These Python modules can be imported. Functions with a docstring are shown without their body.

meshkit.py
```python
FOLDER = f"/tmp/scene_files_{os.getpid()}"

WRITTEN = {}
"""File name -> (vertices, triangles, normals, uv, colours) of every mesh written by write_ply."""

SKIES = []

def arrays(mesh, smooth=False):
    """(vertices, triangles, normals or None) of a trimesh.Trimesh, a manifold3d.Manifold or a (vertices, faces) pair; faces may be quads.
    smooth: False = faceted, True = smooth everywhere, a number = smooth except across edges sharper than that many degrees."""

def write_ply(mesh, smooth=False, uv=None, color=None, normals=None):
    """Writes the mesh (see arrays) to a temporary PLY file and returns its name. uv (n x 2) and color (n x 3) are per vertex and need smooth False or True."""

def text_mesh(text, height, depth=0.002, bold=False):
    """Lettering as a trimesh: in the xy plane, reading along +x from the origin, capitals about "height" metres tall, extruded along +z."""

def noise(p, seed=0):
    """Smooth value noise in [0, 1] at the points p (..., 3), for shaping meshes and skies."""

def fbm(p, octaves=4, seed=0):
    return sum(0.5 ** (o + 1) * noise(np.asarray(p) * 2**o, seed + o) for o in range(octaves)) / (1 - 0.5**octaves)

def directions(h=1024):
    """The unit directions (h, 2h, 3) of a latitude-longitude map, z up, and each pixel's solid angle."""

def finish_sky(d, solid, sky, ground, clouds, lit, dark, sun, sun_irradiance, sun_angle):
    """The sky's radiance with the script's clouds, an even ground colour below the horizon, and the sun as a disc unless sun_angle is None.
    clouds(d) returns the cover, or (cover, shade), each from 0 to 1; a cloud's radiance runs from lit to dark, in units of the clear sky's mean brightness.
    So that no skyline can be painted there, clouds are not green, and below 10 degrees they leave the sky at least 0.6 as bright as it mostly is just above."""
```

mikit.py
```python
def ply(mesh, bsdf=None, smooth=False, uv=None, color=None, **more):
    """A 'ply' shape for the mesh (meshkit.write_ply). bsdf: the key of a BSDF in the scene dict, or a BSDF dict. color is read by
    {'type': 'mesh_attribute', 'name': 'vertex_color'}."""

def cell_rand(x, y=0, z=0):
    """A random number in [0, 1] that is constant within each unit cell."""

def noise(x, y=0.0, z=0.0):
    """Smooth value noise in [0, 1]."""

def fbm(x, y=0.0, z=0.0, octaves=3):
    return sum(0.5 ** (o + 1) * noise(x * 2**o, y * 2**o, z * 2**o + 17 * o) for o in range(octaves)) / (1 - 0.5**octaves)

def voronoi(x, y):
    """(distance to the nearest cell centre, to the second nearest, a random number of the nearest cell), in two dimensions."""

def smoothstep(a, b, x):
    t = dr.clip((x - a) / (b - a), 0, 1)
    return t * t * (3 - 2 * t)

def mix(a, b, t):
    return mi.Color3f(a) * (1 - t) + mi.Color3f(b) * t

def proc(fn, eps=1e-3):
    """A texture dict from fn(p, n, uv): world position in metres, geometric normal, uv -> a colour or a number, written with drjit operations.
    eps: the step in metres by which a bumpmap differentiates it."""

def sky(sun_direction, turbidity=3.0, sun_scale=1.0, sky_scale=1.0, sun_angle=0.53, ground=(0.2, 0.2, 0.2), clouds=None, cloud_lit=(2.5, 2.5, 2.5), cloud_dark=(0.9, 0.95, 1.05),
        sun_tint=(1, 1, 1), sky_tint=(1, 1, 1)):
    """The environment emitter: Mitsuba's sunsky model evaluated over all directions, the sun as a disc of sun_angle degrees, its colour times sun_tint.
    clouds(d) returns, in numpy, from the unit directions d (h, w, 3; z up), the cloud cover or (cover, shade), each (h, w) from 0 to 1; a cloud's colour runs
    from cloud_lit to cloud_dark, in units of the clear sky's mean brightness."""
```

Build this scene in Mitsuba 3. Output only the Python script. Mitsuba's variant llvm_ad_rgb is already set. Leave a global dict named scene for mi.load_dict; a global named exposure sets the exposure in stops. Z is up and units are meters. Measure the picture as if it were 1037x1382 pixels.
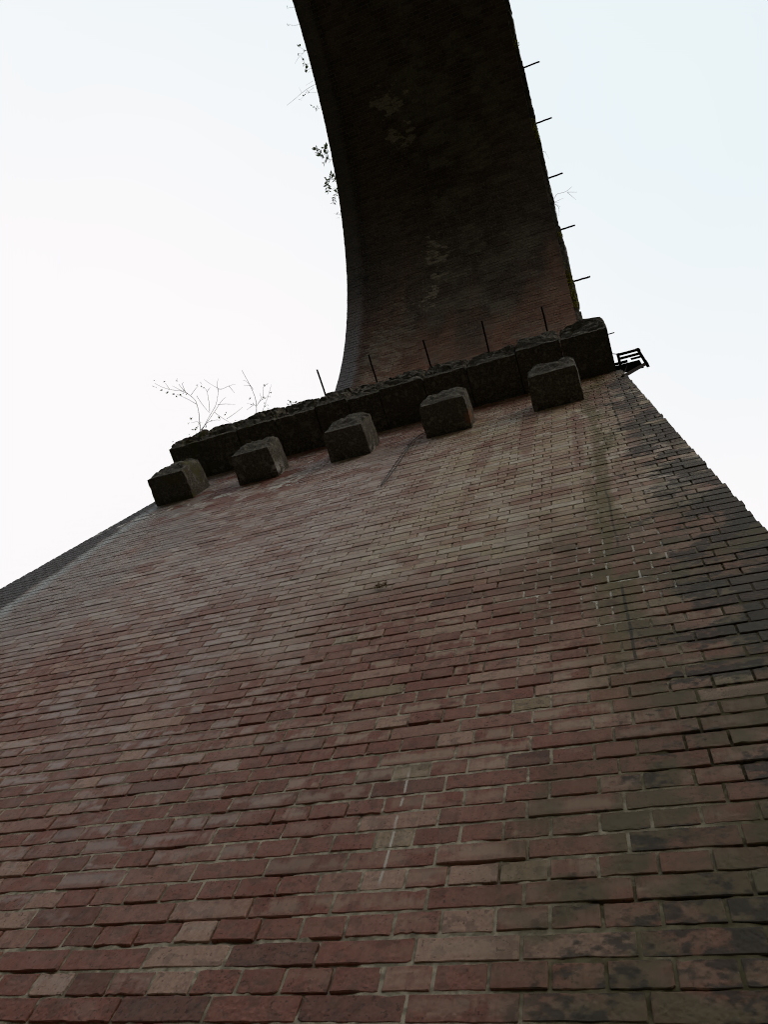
import math
import numpy as np
import drjit as dr
import mitsuba as mi
import trimesh
import meshkit
import mikit
from mikit import noise, fbm, voronoi, cell_rand, smoothstep, mix

T = mi.ScalarTransform4f
scene, labels = {}, {}

# ------------------------------------------------------------------ camera, sky, exposure
scene['camera'] = {'type': 'perspective', 'fov': 56.13, 'fov_axis': 'x', 'near_clip': 0.05, 'far_clip': 2000.0,
                   'to_world': T().look_at(origin=[0.838, -1.327, 1.351], target=[0.838 - 0.2977, -1.327 + 0.28055, 1.351 + 0.91251],
                                           up=[0.20823, -0.91375, 0.34886])}


def overcast(d):
    c = meshkit.fbm(d * 2.0 + 5.0, 4, 3) - 0.5
    t = np.clip((d @ np.array([0.55, -0.75, 0.35]) - 0.02 + 0.5 * c) / 0.72, 0, 1)
    return np.full(c.shape, 1.0), t * t * (3 - 2 * t)


scene['daylight'] = mikit.sky((0.72, -0.48, 0.42), turbidity=4, sun_scale=0.12, sun_angle=45, ground=(0.04, 0.042, 0.028),
                              clouds=overcast, cloud_lit=(2.27, 2.22, 2.235), cloud_dark=(1.86, 2.08, 2.16))
exposure = 2.4

# ------------------------------------------------------------------ dimensions: u in stretcher lengths, rows in courses
S = 0.235                 # stretcher with its joint
H = 0.06534               # course with its bed joint
Z0 = 2.30                 # height of course 0
RW0, RR, RV0 = -0.363 * S, 26.57 * S, 28.22 * S + Z0   # arch: set-back, radius, springing height
UL, UR = -10.38, 3.823    # soffit edges
AY = -(RW0 + RR)          # y of the arch axis
rng = np.random.default_rng(11)


def left_edge(r):
    return -17.24 + (np.asarray(r, float) - 55) * 0.0551


def right_edge(r):
    r = np.asarray(r, float)
    return np.where(r < 54, 5.56 - (r - 54) * 0.0155, 5.56 - (r - 54) * 0.0138)


def row_z(r):
    return Z0 + np.asarray(r, float) * H


def px(u):
    return u * S


# ------------------------------------------------------------------ materials
def brick_colour(p, n, uv):
    t, s = uv.x, uv.y
    u, r = p.x / S, (p.z - Z0) / H
    sky_cool = smoothstep(0.5, -5.0, u + 3.0 * (fbm(u * 0.5, r * 0.11, 71.0) - 0.5))  # cooler to the left: grazing sky sheen painted into the colour
    c = mix((0.105, 0.050, 0.040), (0.195, 0.076, 0.056), smoothstep(0.0, 0.28, t))
    c = mix(c, (0.235, 0.118, 0.092), smoothstep(0.34, 0.66, t))
    c = mix(c, (0.325, 0.210, 0.168), smoothstep(0.66, 0.82, t))
    c = mix(c, (0.225, 0.172, 0.112), smoothstep(0.84, 0.96, t))
    streak = fbm(p.x * 95.0 + s * 71.0 + p.y * 40.0, p.z * 13.0, s * 9.0)
    grain = fbm(p.x * 210.0, p.z * 210.0, p.y * 210.0, octaves=2)
    blot = fbm(p.x * 17.0 + s * 37.0, p.z * 24.0 + s * 11.0, p.y * 17.0)
    pits = smoothstep(0.66, 0.80, fbm(p.x * 150.0, p.z * 170.0, s * 31.0, octaves=2))
    c = c * mi.Color3f(1.03, 1.0, 0.97) * (0.66 + 0.32 * streak + 0.54 * grain) * (1.0 - 0.55 * pits)
    scab = smoothstep(0.60, 0.66, fbm(p.x * 33.0 + s * 17.0, p.z * 41.0, 2.0, octaves=4))
    c = mix(c, (0.060, 0.040, 0.033), scab * 0.35)
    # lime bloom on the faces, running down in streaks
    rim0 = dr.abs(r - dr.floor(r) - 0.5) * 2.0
    bloom = smoothstep(0.42, 0.70, blot * 0.82 + streak * 0.28 + 0.03) * (0.45 + 0.55 * smoothstep(-4.0, 16.0, r)) * (0.18 + 0.75 * smoothstep(0.30, 0.85, s)) * (0.35 + 0.65 * smoothstep(0.80, 0.35, rim0 + 0.3 * (blot - 0.5)))  # less on low rows: bottom darkening painted into the colour
    c = mix(c, mix((0.43, 0.335, 0.255), (0.45, 0.395, 0.395), sky_cool), bloom * 0.66)
    # khaki weather film, and painted brighter light, over the middle and upper face
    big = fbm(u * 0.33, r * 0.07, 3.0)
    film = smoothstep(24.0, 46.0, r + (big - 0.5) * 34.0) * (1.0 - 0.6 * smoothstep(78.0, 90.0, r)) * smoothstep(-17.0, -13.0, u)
    c = mix(c, mix(mix((0.53, 0.485, 0.42), (0.45, 0.39, 0.28), smoothstep(0.2, 0.7, cell_rand(s * 977.0))), (0.49, 0.445, 0.435), sky_cool), film * (0.20 + 0.36 * smoothstep(0.35, 0.65, fbm(u * 1.1, r * 0.35, 7.0)) + 0.28 * smoothstep(0.15, 0.95, s)) * (1.0 - 0.18 * sky_cool))
    film2 = smoothstep(1.2, 2.6, u + (big - 0.5) * 4.0) * (1.0 - smoothstep(28.0, 44.0, r))
    c = mix(c, (0.092, 0.080, 0.040), film2 * (0.34 + 0.50 * smoothstep(0.42, 0.68, fbm(u * 2.3, r * 0.7, 21.0))))
    # sky reflection at grazing view, painted grey-blue towards the left arris
    sky_sheen = smoothstep(-8.0, -14.0, u + (fbm(u * 0.9, r * 0.12, 1.0) - 0.5) * 7.0) * smoothstep(24.0, 44.0, r)
    c = mix(c, (0.215, 0.215, 0.225), sky_sheen * 0.55)
    lime = smoothstep(0.55, 0.0, dr.abs(u + 14.8 + 0.35 * (noise(r * 0.55) - 0.5)))
    c = mix(c, (0.36, 0.42, 0.46), lime * 0.75 * smoothstep(15, 35, r))
    algae_l = smoothstep(-14.95, -15.35, u + 0.35 * (noise(r * 0.4, u) - 0.5)) * smoothstep(26.0, 36.0, r)
    c = mix(c, (0.024, 0.028, 0.034), algae_l * (0.80 + 0.15 * noise(u * 6, r)))
    # raw red faces and lime runs under the corbels on the left
    red = smoothstep(0.49, 0.60, fbm(u * 1.2 + 4.0, r * 0.42, 11.0)) * smoothstep(66.0, 72.0, r) * smoothstep(-5.5, -8.0, u) * smoothstep(-14.0, -13.0, u)
    c = mix(c, (0.19, 0.062, 0.045), red * 0.75)
    effl = smoothstep(0.60, 0.68, fbm(u * 2.4 + 2.0, r * 0.6, 5.0)) * smoothstep(70.0, 73.0, r) * smoothstep(-6.5, -8.0, u) * smoothstep(78.5, 77.0, r)
    c = mix(c, (0.60, 0.60, 0.58), effl * 0.9)
    red2 = smoothstep(0.53, 0.62, fbm(u * 2.0 + 9.0, r * 0.09, 31.0)) * smoothstep(40.0, 55.0, r) * smoothstep(-1.5, 0.3, u)
    c = mix(c, (0.20, 0.085, 0.07), red2 * 0.5)
    # black algae that thickens towards the right arris
    edge = 5.56 - (r - 54.0) * 0.0148 - u
    wide = 0.75 + 3.5 * dr.exp(-r / 34.0)
    near = smoothstep(1.25 * wide + 0.35, 0.12 * wide, edge)
    patch = fbm(u * 1.5 + 0.35 * fbm(p.x * 20.0, p.z * 20.0), r * 0.62, 2.0, octaves=4)
    fine = fbm(p.x * 48.0, p.z * 75.0, 4.0, octaves=4)
    fr = dr.abs(r - dr.floor(r) - 0.5) * 2.0
    rim = smoothstep(0.55, 0.9, fr)
    black = smoothstep(0.475, 0.605, patch * 0.72 + near * 0.285 + fine * 0.34 + rim * near * 0.10 - 0.232 + 0.02 * smoothstep(14.0, 30.0, r))
    c = mix(c, (0.027, 0.022, 0.016), black * 0.84 * smoothstep(0.0, 0.25, near))
    moss = smoothstep(0.50, 0.70, fbm(u * 1.3 + 8.0, r * 0.3, 5.0) * 0.75 + near * 0.28)
    c = mix(c, (0.070, 0.060, 0.024), moss * 0.75 * (1.0 - black) * near)
    run = smoothstep(0.55, 0.1, dr.abs(u - 3.35 - 0.010 * (r - 40.0) + 0.5 * (fbm(r * 0.12, 3.0) - 0.5))) * smoothstep(10.0, 25.0, r)
    c = mix(c, (0.125, 0.104, 0.040), run * smoothstep(0.34, 0.58, fbm(u * 4.0, r * 0.30, 44.0)) * 0.8)
    groove = smoothstep(0.030, 0.014, dr.abs(u - 3.435 - 0.03 * (noise(r * 0.8) - 0.5))) * smoothstep(17.6, 18.4, r) * smoothstep(27.0, 25.5, r)
    groove = dr.maximum(groove, 0.7 * smoothstep(0.030, 0.014, dr.abs(u - 3.50 - 0.05 * (noise(r * 0.6, 2.0) - 0.5))) * smoothstep(31.0, 33.0, r) * smoothstep(47.0, 42.0, r))
    groove = dr.maximum(groove, 0.8 * smoothstep(0.034, 0.016, dr.abs(u - 4.26 - 0.02 * (noise(r * 0.6, 4.0) - 0.5))) * smoothstep(62.0, 63.5, r) * smoothstep(79.0, 74.0, r))
    c = mix(c, (0.026, 0.024, 0.014), groove * 0.9)
    # narrow drip lines
    drip = smoothstep(0.020, 0.010, dr.abs(u - 0.478 - 0.02 * (noise(r * 1.3) - 0.5))) * smoothstep(5.0, 5.6, r) * smoothstep(12.0, 10.8, r) * smoothstep(0.2, 0.4, noise(r * 2.2, 5.0))
    c = mix(c, (0.55, 0.53, 0.49), drip * 0.85)
    return c


def mortar_colour(p, n, uv):
    u, r = p.x / S, (p.z - Z0) / H
    g = fbm(p.x * 70.0, p.z * 70.0, p.y * 70.0)
    b = fbm(u * 1.1, r * 0.3, 9.0)
    c = mix((0.21, 0.185, 0.14), (0.40, 0.36, 0.285), smoothstep(0.3, 0.7, g * 0.6 + b * 0.4))
    white = smoothstep(1.2, 2.4, u) * smoothstep(4.9, 4.2, u) * smoothstep(18.0, 26.0, r) * smoothstep(60.0, 42.0, r)
    c = mix(c, (0.60, 0.61, 0.59), white * smoothstep(0.48, 0.60, g * 0.7 + b * 0.3) * 0.7)
    edge = (5.56 - (r - 54.0) * 0.0148 - u) / (0.5 + 1.4 * dr.exp(-r / 34.0))
    near = smoothstep(3.0, 0.8, edge + (b - 0.5) * 2.0)
    c = mix(c, (0.085, 0.075, 0.030), near * (1.0 - white * 0.8) * 0.9)
    c = mix(c, (0.050, 0.044, 0.028), smoothstep(2.0, 0.3, edge + (b - 0.5) * 1.5) * 0.8)
    c = mix(c, (0.09, 0.09, 0.09), smoothstep(-13.5, -15.2, u) * 0.7)
    c = mix(c, c * mi.Color3f(0.50, 0.47, 0.44), smoothstep(30.0, 55.0, r) * smoothstep(0.62, 0.45, b))
    return c * (0.75 + 0.5 * g)


def soffit_colour(p, n, uv):
    t, s = uv.x, uv.y
    u = p.x / S
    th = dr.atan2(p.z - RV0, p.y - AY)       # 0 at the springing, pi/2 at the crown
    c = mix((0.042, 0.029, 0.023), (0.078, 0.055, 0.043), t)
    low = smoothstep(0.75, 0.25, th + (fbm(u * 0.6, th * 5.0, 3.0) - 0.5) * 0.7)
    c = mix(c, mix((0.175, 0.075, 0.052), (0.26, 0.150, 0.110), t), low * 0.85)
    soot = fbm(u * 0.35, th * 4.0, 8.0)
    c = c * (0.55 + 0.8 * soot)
    bloom = smoothstep(0.47, 0.66, fbm(u * 0.7, th * 26.0, 12.0)) * (0.3 + 0.7 * s) * smoothstep(-7.5, -3.0, u) * smoothstep(3.6, 2.2, u)
    c = mix(c, (0.150, 0.138, 0.115), bloom * 0.6)
    # patches of lime bloom
    def spot(u0, a0, du, da, k):
        d = dr.sqrt(dr.square((u - u0) / du) + dr.square((th - a0) / da))
        w = fbm(u * 2.2 + th * 30.0, th * 95.0, k, octaves=4)
        return smoothstep(0.485, 0.59, w * 0.8 + 0.2 * fbm(p.x * 70.0, p.z * 70.0, p.y * 70.0) - 0.30 * smoothstep(0.6, 1.5, d) + 0.06 * (1.0 - d))
    lime = dr.maximum(spot(-5.4, 1.26, 1.5, 0.045, 1.0), spot(-5.0, 1.15, 1.2, 0.045, 2.0))
    lime = dr.maximum(lime, dr.maximum(spot(-3.9, 0.74, 0.9, 0.09, 3.0), spot(-4.6, 0.61, 0.7, 0.05, 4.0)))
    lime = dr.maximum(lime, spot(-6.6, 0.50, 1.6, 0.14, 5.0) * 0.45)
    lime = dr.maximum(lime, spot(-7.9, 0.40, 1.5, 0.16, 6.0) * 0.8)
    c = mix(c, (0.34, 0.32, 0.27), lime * 0.5)
    band = smoothstep(-9.0, -9.5, u + 0.2 * (noise(th * 60.0) - 0.5))
    c = mix(c, (0.17, 0.20, 0.25), band * (0.18 + 0.55 * low))
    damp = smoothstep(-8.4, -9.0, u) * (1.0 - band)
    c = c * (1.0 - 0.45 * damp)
    return c * (0.75 + 0.5 * fbm(p.x * 60.0, p.z * 60.0, p.y * 60.0, octaves=2))


def stone_colour(p, n, uv):
    g = fbm(p.x * 120.0, p.y * 120.0, p.z * 120.0)
    b = fbm(p.x * 7.0, p.y * 7.0, p.z * 7.0)
    c = mix((0.050, 0.046, 0.039), (0.155, 0.146, 0.130), smoothstep(0.34, 0.74, g * 0.85 + b * 0.15))
    c = mix(c, (0.040, 0.032, 0.023), smoothstep(0.5, 0.68, b) * 0.35)
    lich = smoothstep(0.60, 0.68, fbm(p.x * 30.0 + 4.0, p.y * 30.0, p.z * 30.0))
    c = mix(c, (0.34, 0.33, 0.29), lich * 0.28)
    # lime drips on three corbel flanks and a rusty scar on the fourth
    u, r, w = p.x / S, (p.z - Z0) / H, -p.y / S
    wl = fbm(w * 5.0, r * 1.1, 6.0)
    flank = smoothstep(0.22, 0.08, dr.abs(u + 8.85)) * smoothstep(0.75, 0.2, w) + smoothstep(0.22, 0.08, dr.abs(u + 4.70)) * smoothstep(0.35, 0.1, w)
    c = mix(c, (0.50, 0.52, 0.53), flank * smoothstep(84.5, 81.0, r) * smoothstep(0.50, 0.60, wl) * 0.85)
    scar = smoothstep(0.25, 0.1, dr.abs(u + 0.70)) * smoothstep(0.75, 0.55, w) * smoothstep(0.12, 0.25, w) * smoothstep(83.6, 82.4, r)
    c = mix(c, (0.20, 0.105, 0.062), scar * smoothstep(0.40, 0.55, wl) * 0.9)
    moss = smoothstep(0.54, 0.68, fbm(p.x * 9.0, p.y * 9.0 + 3.0, p.z * 9.0)) * smoothstep(-2.0, -3.0, p.x)
    c = mix(c, (0.075, 0.072, 0.022), moss * 0.75)
    return c


def ground_colour(p, n, uv):
    a = fbm(p.x * 0.6, p.y * 0.6)
    return mix((0.030, 0.038, 0.016), (0.085, 0.070, 0.045), smoothstep(0.35, 0.65, a)) * (0.7 + 0.6 * fbm(p.x * 9, p.y * 9))


def rust_colour(p, n, uv):
    a = fbm(p.x * 60.0, p.y * 60.0, p.z * 60.0)
    return mix((0.011, 0.010, 0.010), (0.042, 0.022, 0.015), smoothstep(0.45, 0.75, a))


def bump_rough(p, n, uv):
    return fbm(p.x * 130.0, p.z * 130.0, p.y * 130.0, octaves=3)


def principled(fn, rough=0.8, spec=0.35):
    return {'type': 'principled', 'base_color': mikit.proc(fn) if callable(fn) else {'type': 'rgb', 'value': list(fn)}, 'roughness': rough, 'specular': spec}


def two(b):
    return {'type': 'twosided', 'b': b}


def bumped(b, scale):
    return {'type': 'bumpmap', 'arbitrary': mikit.proc(bump_rough, eps=2e-3), 'scale': scale, 'b': b}


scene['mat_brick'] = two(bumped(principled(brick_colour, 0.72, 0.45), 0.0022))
scene['mat_mortar'] = two(principled(mortar_colour, 0.9, 0.2))
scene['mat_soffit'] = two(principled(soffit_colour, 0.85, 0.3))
scene['mat_soffit_mortar'] = two(principled((0.125, 0.113, 0.095), 0.9, 0.2))
scene['mat_stone'] = two(bumped(principled(stone_colour, 0.88, 0.25), 0.006))
scene['mat_ground'] = two(principled(ground_colour, 0.95, 0.1))
scene['mat_iron'] = two(principled(rust_colour, 0.9, 0.1))
scene['mat_twig'] = two(principled((0.26, 0.20, 0.16), 0.8, 0.2))
scene['mat_grass'] = two(principled((0.16, 0.13, 0.07), 0.8, 0.2))
scene['mat_leaf'] = {'type': 'principledthin', 'base_color': {'type': 'rgb', 'value': [0.085, 0.115, 0.050]}, 'roughness': 0.6, 'diff_trans': 1.1}
scene['mat_moss'] = two(principled((0.30, 0.30, 0.045), 0.95, 0.1))
scene['mat_dark_moss'] = two(principled((0.060, 0.058, 0.018), 0.95, 0.1))
scene['mat_cord'] = two(principled((0.03, 0.033, 0.035), 0.7, 0.3))

# ------------------------------------------------------------------ helpers
def add(key, mesh, bsdf, smooth=False, uv=None, label=None, category=None, group=None, kind=None):
    scene[key] = mikit.ply(mesh, bsdf, smooth=smooth, uv=uv)
    note(key, label, category, group, kind)


def note(key, label=None, category=None, group=None, kind=None):
    d = {k: v for k, v in (('label', label), ('category', category), ('group', group), ('kind', kind)) if v}
    if d:
        labels[key] = d


COUNT = {}


def numbered(name):
    COUNT[name] = COUNT.get(name, -1) + 1
    return name if COUNT[name] == 0 else '%s_%03d' % (name, COUNT[name])


CAM = np.array([0.838, -1.327, 1.351])
FWD = np.array([-0.2977, 0.28055, 0.91251])
UPV = np.array([0.20823, -0.91375, 0.34886])
RGT = np.cross(FWD, UPV)


def picture_area(corners):
    """How large each quad (n, 4, 3) shows in the picture, to choose the bricks that become parts."""
    c = corners - CAM
    z = np.maximum(c @ FWD, 0.05)
    x, y = (c @ RGT) / z * 721, (c @ UPV) / z * 721
    a = 0.5 * np.abs(sum(x[:, k] * y[:, (k + 1) % 4] - x[:, (k + 1) % 4] * y[:, k] for k in range(4)))
    inside = (np.abs(x).min(1) < 384) & (np.abs(y).min(1) < 512) & ((c @ FWD).min(1) > 0.1)
    return np.where(inside, a, 0)


def brick_faces(nb):
    """Side, bevel and front triangles of one brick whose outline has nb points along each long edge."""
    ring = 2 * nb + 4
    f = []
    for k in range(ring):
        j = (k + 1) % ring
        for o in (0, ring):
            f += [[o + k, o + j, o + ring + j], [o + k, o + ring + j, o + ring + k]]
    o = 2 * ring
    low, high = [o + k for k in range(nb)], [o + 2 * nb + 1 - k for k in range(nb)]
    for k in range(nb - 1):
        f += [[low[k], low[k + 1], high[k + 1]], [low[k], high[k + 1], high[k]]]
    f += [[low[-1], o + nb, o + nb + 1], [low[-1], o + nb + 1, high[-1]], [high[0], o + 2 * nb + 2, o + 2 * nb + 3], [high[0], o + 2 * nb + 3, low[0]]]
    return np.array(f)


def brick_block(a0, a1, b0, b1, proud, rs, depth=0.028, bevel=0.0013, rough=1.0, nb=3):
    """Worn bricks in local coordinates (along, up, out): (n, 3 rings, 3). All arguments are arrays in metres."""
    n = len(a0)
    ring = 2 * nb + 4
    L = (a1 - a0)
    cut = lambda: rs.uniform(0.0010, 0.0030, n) * rough + np.where(rs.random(n) < 0.06, rs.uniform(0.003, 0.009, n), 0) * rough
    w = lambda s=0.0004: rs.normal(0, s, n) * rough
    chip = lambda: np.where(rs.random(n) < 0.09 * 3 / nb, rs.uniform(0.0012, 0.0045, n), 0) * rough
    c = [cut() for _ in range(4)]
    s = 0.62
    inner_t = np.linspace(0, 1, nb)[1:-1]
    jig = lambda t: a0 + L * (t + rs.uniform(-0.35, 0.35, n) / (nb - 1))
    wave = [rs.normal(0, 0.0004, n) * rough, rs.normal(0, 0.0004, n) * rough]
    pts = [(a0 + c[0], b0 + w())] + [(jig(t), b0 + w() + chip() + wave[0] * math.sin(math.pi * t) * 2) for t in inner_t] + [(a1 - c[1], b0 + w()), (a1 + w(), b0 + c[1] * s), (a1 + w(), b1 - c[2] * s), (a1 - c[2], b1 + w())]
    pts += [(jig(t), b1 + w() - chip() + wave[1] * math.sin(math.pi * t) * 2) for t in inner_t[::-1]] + [(a0 + c[3], b1 + w()), (a0 + w(), b1 - c[3] * s), (a0 + w(), b0 + c[0] * s)]
    p = np.stack([np.stack(q, -1) for q in pts], 1)
    mid = np.stack([(a0 + a1) / 2, (b0 + b1) / 2], -1)[:, None]
    half = np.stack([(a1 - a0) / 2, (b1 - b0) / 2], -1)[:, None]
    tilt = rs.normal(0, 0.0004, (n, 1)) * (p[..., 1] - mid[..., 1]) / half[..., 1] + rs.normal(0, 0.0004, (n, 1)) * (p[..., 0] - mid[..., 0]) / half[..., 0]
    bev = bevel * rs.uniform(0.5, 1.9, (n, ring))
    face = proud[:, None] + tilt * rough + rs.normal(0, 0.00022, (n, ring)) * rough
    edge = face - bev
    inner = mid + (p - mid) * (1 - (bev[..., None] * 1.15) / half)
    return np.concatenate([np.concatenate([p, np.broadcast_to(-depth, (n, ring))[..., None]], -1),
                           np.concatenate([p, edge[..., None]], -1),
                           np.concatenate([inner, face[..., None]], -1)], 1)


def merge(v, tone):
    n, k = v.shape[:2]
    f = (brick_faces((k // 3 - 4) // 2)[None] + (np.arange(n) * k)[:, None, None]).reshape(-1, 3)
    return (v.reshape(-1, 3), f), np.repeat(tone, k, 0)


def english_bond(rows, lo, hi, rs, wobble=0.016):
    """Spans (u0, u1, row) of an English bond between the edges lo(row) and hi(row); even rows are stretchers."""
    out = []
    for r in rows:
        a, b = float(lo(r)), float(hi(r))
        if r % 2 == 0:
            j = np.arange(math.floor(a) - 1, math.ceil(b) + 2).astype(float)
        else:
            j = np.arange(math.floor(a) - 1, math.ceil(b) + 2, 0.5) + 0.25
        j = j + rs.normal(0, wobble, len(j)) * (1.0 if r % 2 == 0 else 0.8) + rs.normal(0, 0.012)
        j = j[(j > a + 0.2) & (j < b - 0.2)]
        j = np.concatenate([[a], j, [b]])
        out += [(j[k], j[k + 1], r) for k in range(len(j) - 1)]
    return np.array(out)


# ------------------------------------------------------------------ ground and hills
def grid_mesh(x, y, z):
    nx, ny = x.shape
    i, j = np.meshgrid(np.arange(nx - 1), np.arange(ny - 1), indexing='ij')
    a = (i * ny + j).ravel()
    return np.stack([x.ravel(), y.ravel(), z.ravel()], -1), np.stack([a, a + ny, a + ny + 1, a + 1], -1)


gx, gy = np.meshgrid(np.linspace(-1, 1, 161), np.linspace(-1, 1, 161), indexing='ij')
gx, gy = np.sign(gx) * np.abs(gx) ** 2.2 * 700, np.sign(gy) * np.abs(gy) ** 2.2 * 700
far = np.hypot(gx, gy)
gs = lambda a, b, x: (lambda t: t * t * (3 - 2 * t))(np.clip((x - a) / (b - a), 0, 1))
shade_bank = 9.5 * gs(4.8, 13.0, gx) + 6.5 * gs(8.5, 20.0, -gx)          # unseen banks added on both sides to darken the lower wall
shade_bank *= 1 + 0.35 * (meshkit.fbm(np.stack([gx * 0.12, gy * 0.12, gx * 0], -1), 3, 2) - 0.5)
gz = shade_bank + np.clip((far - 22) / 140, 0, 1) ** 1.3 * 46 * (0.45 + 1.1 * meshkit.fbm(np.stack([gx * 0.012, gy * 0.012, gx * 0], -1), 4, 5)) + 0.10 * (meshkit.fbm(np.stack([gx * 0.7, gy * 0.7, gx * 0], -1), 3, 8) - 0.5)
add('ground', grid_mesh(gx, gy, gz), 'mat_ground', smooth=True, label='dark grassy ground rising to low hills, with unseen banks added to shade the viaduct', category='ground', kind='structure')

# ------------------------------------------------------------------ the pier
LABEL_PIER = 'tall tapering red brick viaduct pier with mossy right edge, seen steeply from its foot'
note('brick_pier', LABEL_PIER, 'pier')
DEPTH = 2.7
ROWS = np.arange(-36, 94)
rs = np.random.default_rng(5)
spans = english_bond(ROWS, left_edge, right_edge, rs)
u0, u1, rr = spans.T
n = len(rr)
J = 0.0040
short = (u1 - u0) < 0.14
u0, u1, rr = u0[~short], u1[~short], rr[~short]
n = len(rr)
sag = lambda x, r: 0.0025 * (meshkit.noise(np.stack([np.asarray(x) * 0.9, np.asarray(r) * 0.12, 0 * np.asarray(x)], -1), 4) - 0.5) * 2
lift = rs.normal(0, 0.0011, 200)[(rr + 40).astype(int)]
mid = (u0 + u1) / 2 * S
b0 = row_z(rr) + J * rs.uniform(0.75, 1.25, n) + lift + sag(mid, rr)
b1 = row_z(rr + 1) - J * rs.uniform(0.75, 1.25, n) + lift + sag(mid, rr)
left_end, right_end = np.abs(u0 - left_edge(rr)) < 1e-6, np.abs(u1 - right_edge(rr)) < 1e-6
a0 = u0 * S + J + left_end * rs.normal(-J, 0.0025, n)
a1 = u1 * S - J + right_end * rs.normal(J, 0.0025, n)
proud = np.clip(rs.normal(0.0010, 0.0007, n), 0.0004, 0.004)
patch = meshkit.fbm(np.stack([mid * 1.1, rr * 0.06, 0 * mid], -1), 3, 9)
proud += 0.0010 * np.clip(rr / 45, 0, 1) + np.where(rr > 20, rs.normal(0, 0.0008, n), 0)
proud = np.where(mid / S < -14.6, 0.0012, np.maximum(proud, 0.0004))
proud += np.where((patch > 0.55) & (rs.random(n) < 0.11) & (rr < 34), rs.uniform(0.001, 0.0036, n), 0)
spalled = rs.random(n) < 0.012
proud = np.where(spalled, 0.0003, proud)
depth = 0.030
corner = np.stack([np.stack([x, -proud, z], -1) for x, z in ((a0, b0), (a1, b0), (a1, b1), (a0, b1))], 1)
area = picture_area(corner)
order = np.argsort(-area)
chosen, rest = order[:300], order[300:]
v = brick_block(a0, a1, b0, b1, proud, rs, depth, rough=0.75)
near_v = brick_block(a0[chosen], a1[chosen], b0[chosen], b1[chosen], proud[chosen], rs, depth, nb=8, rough=1.0)
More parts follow.
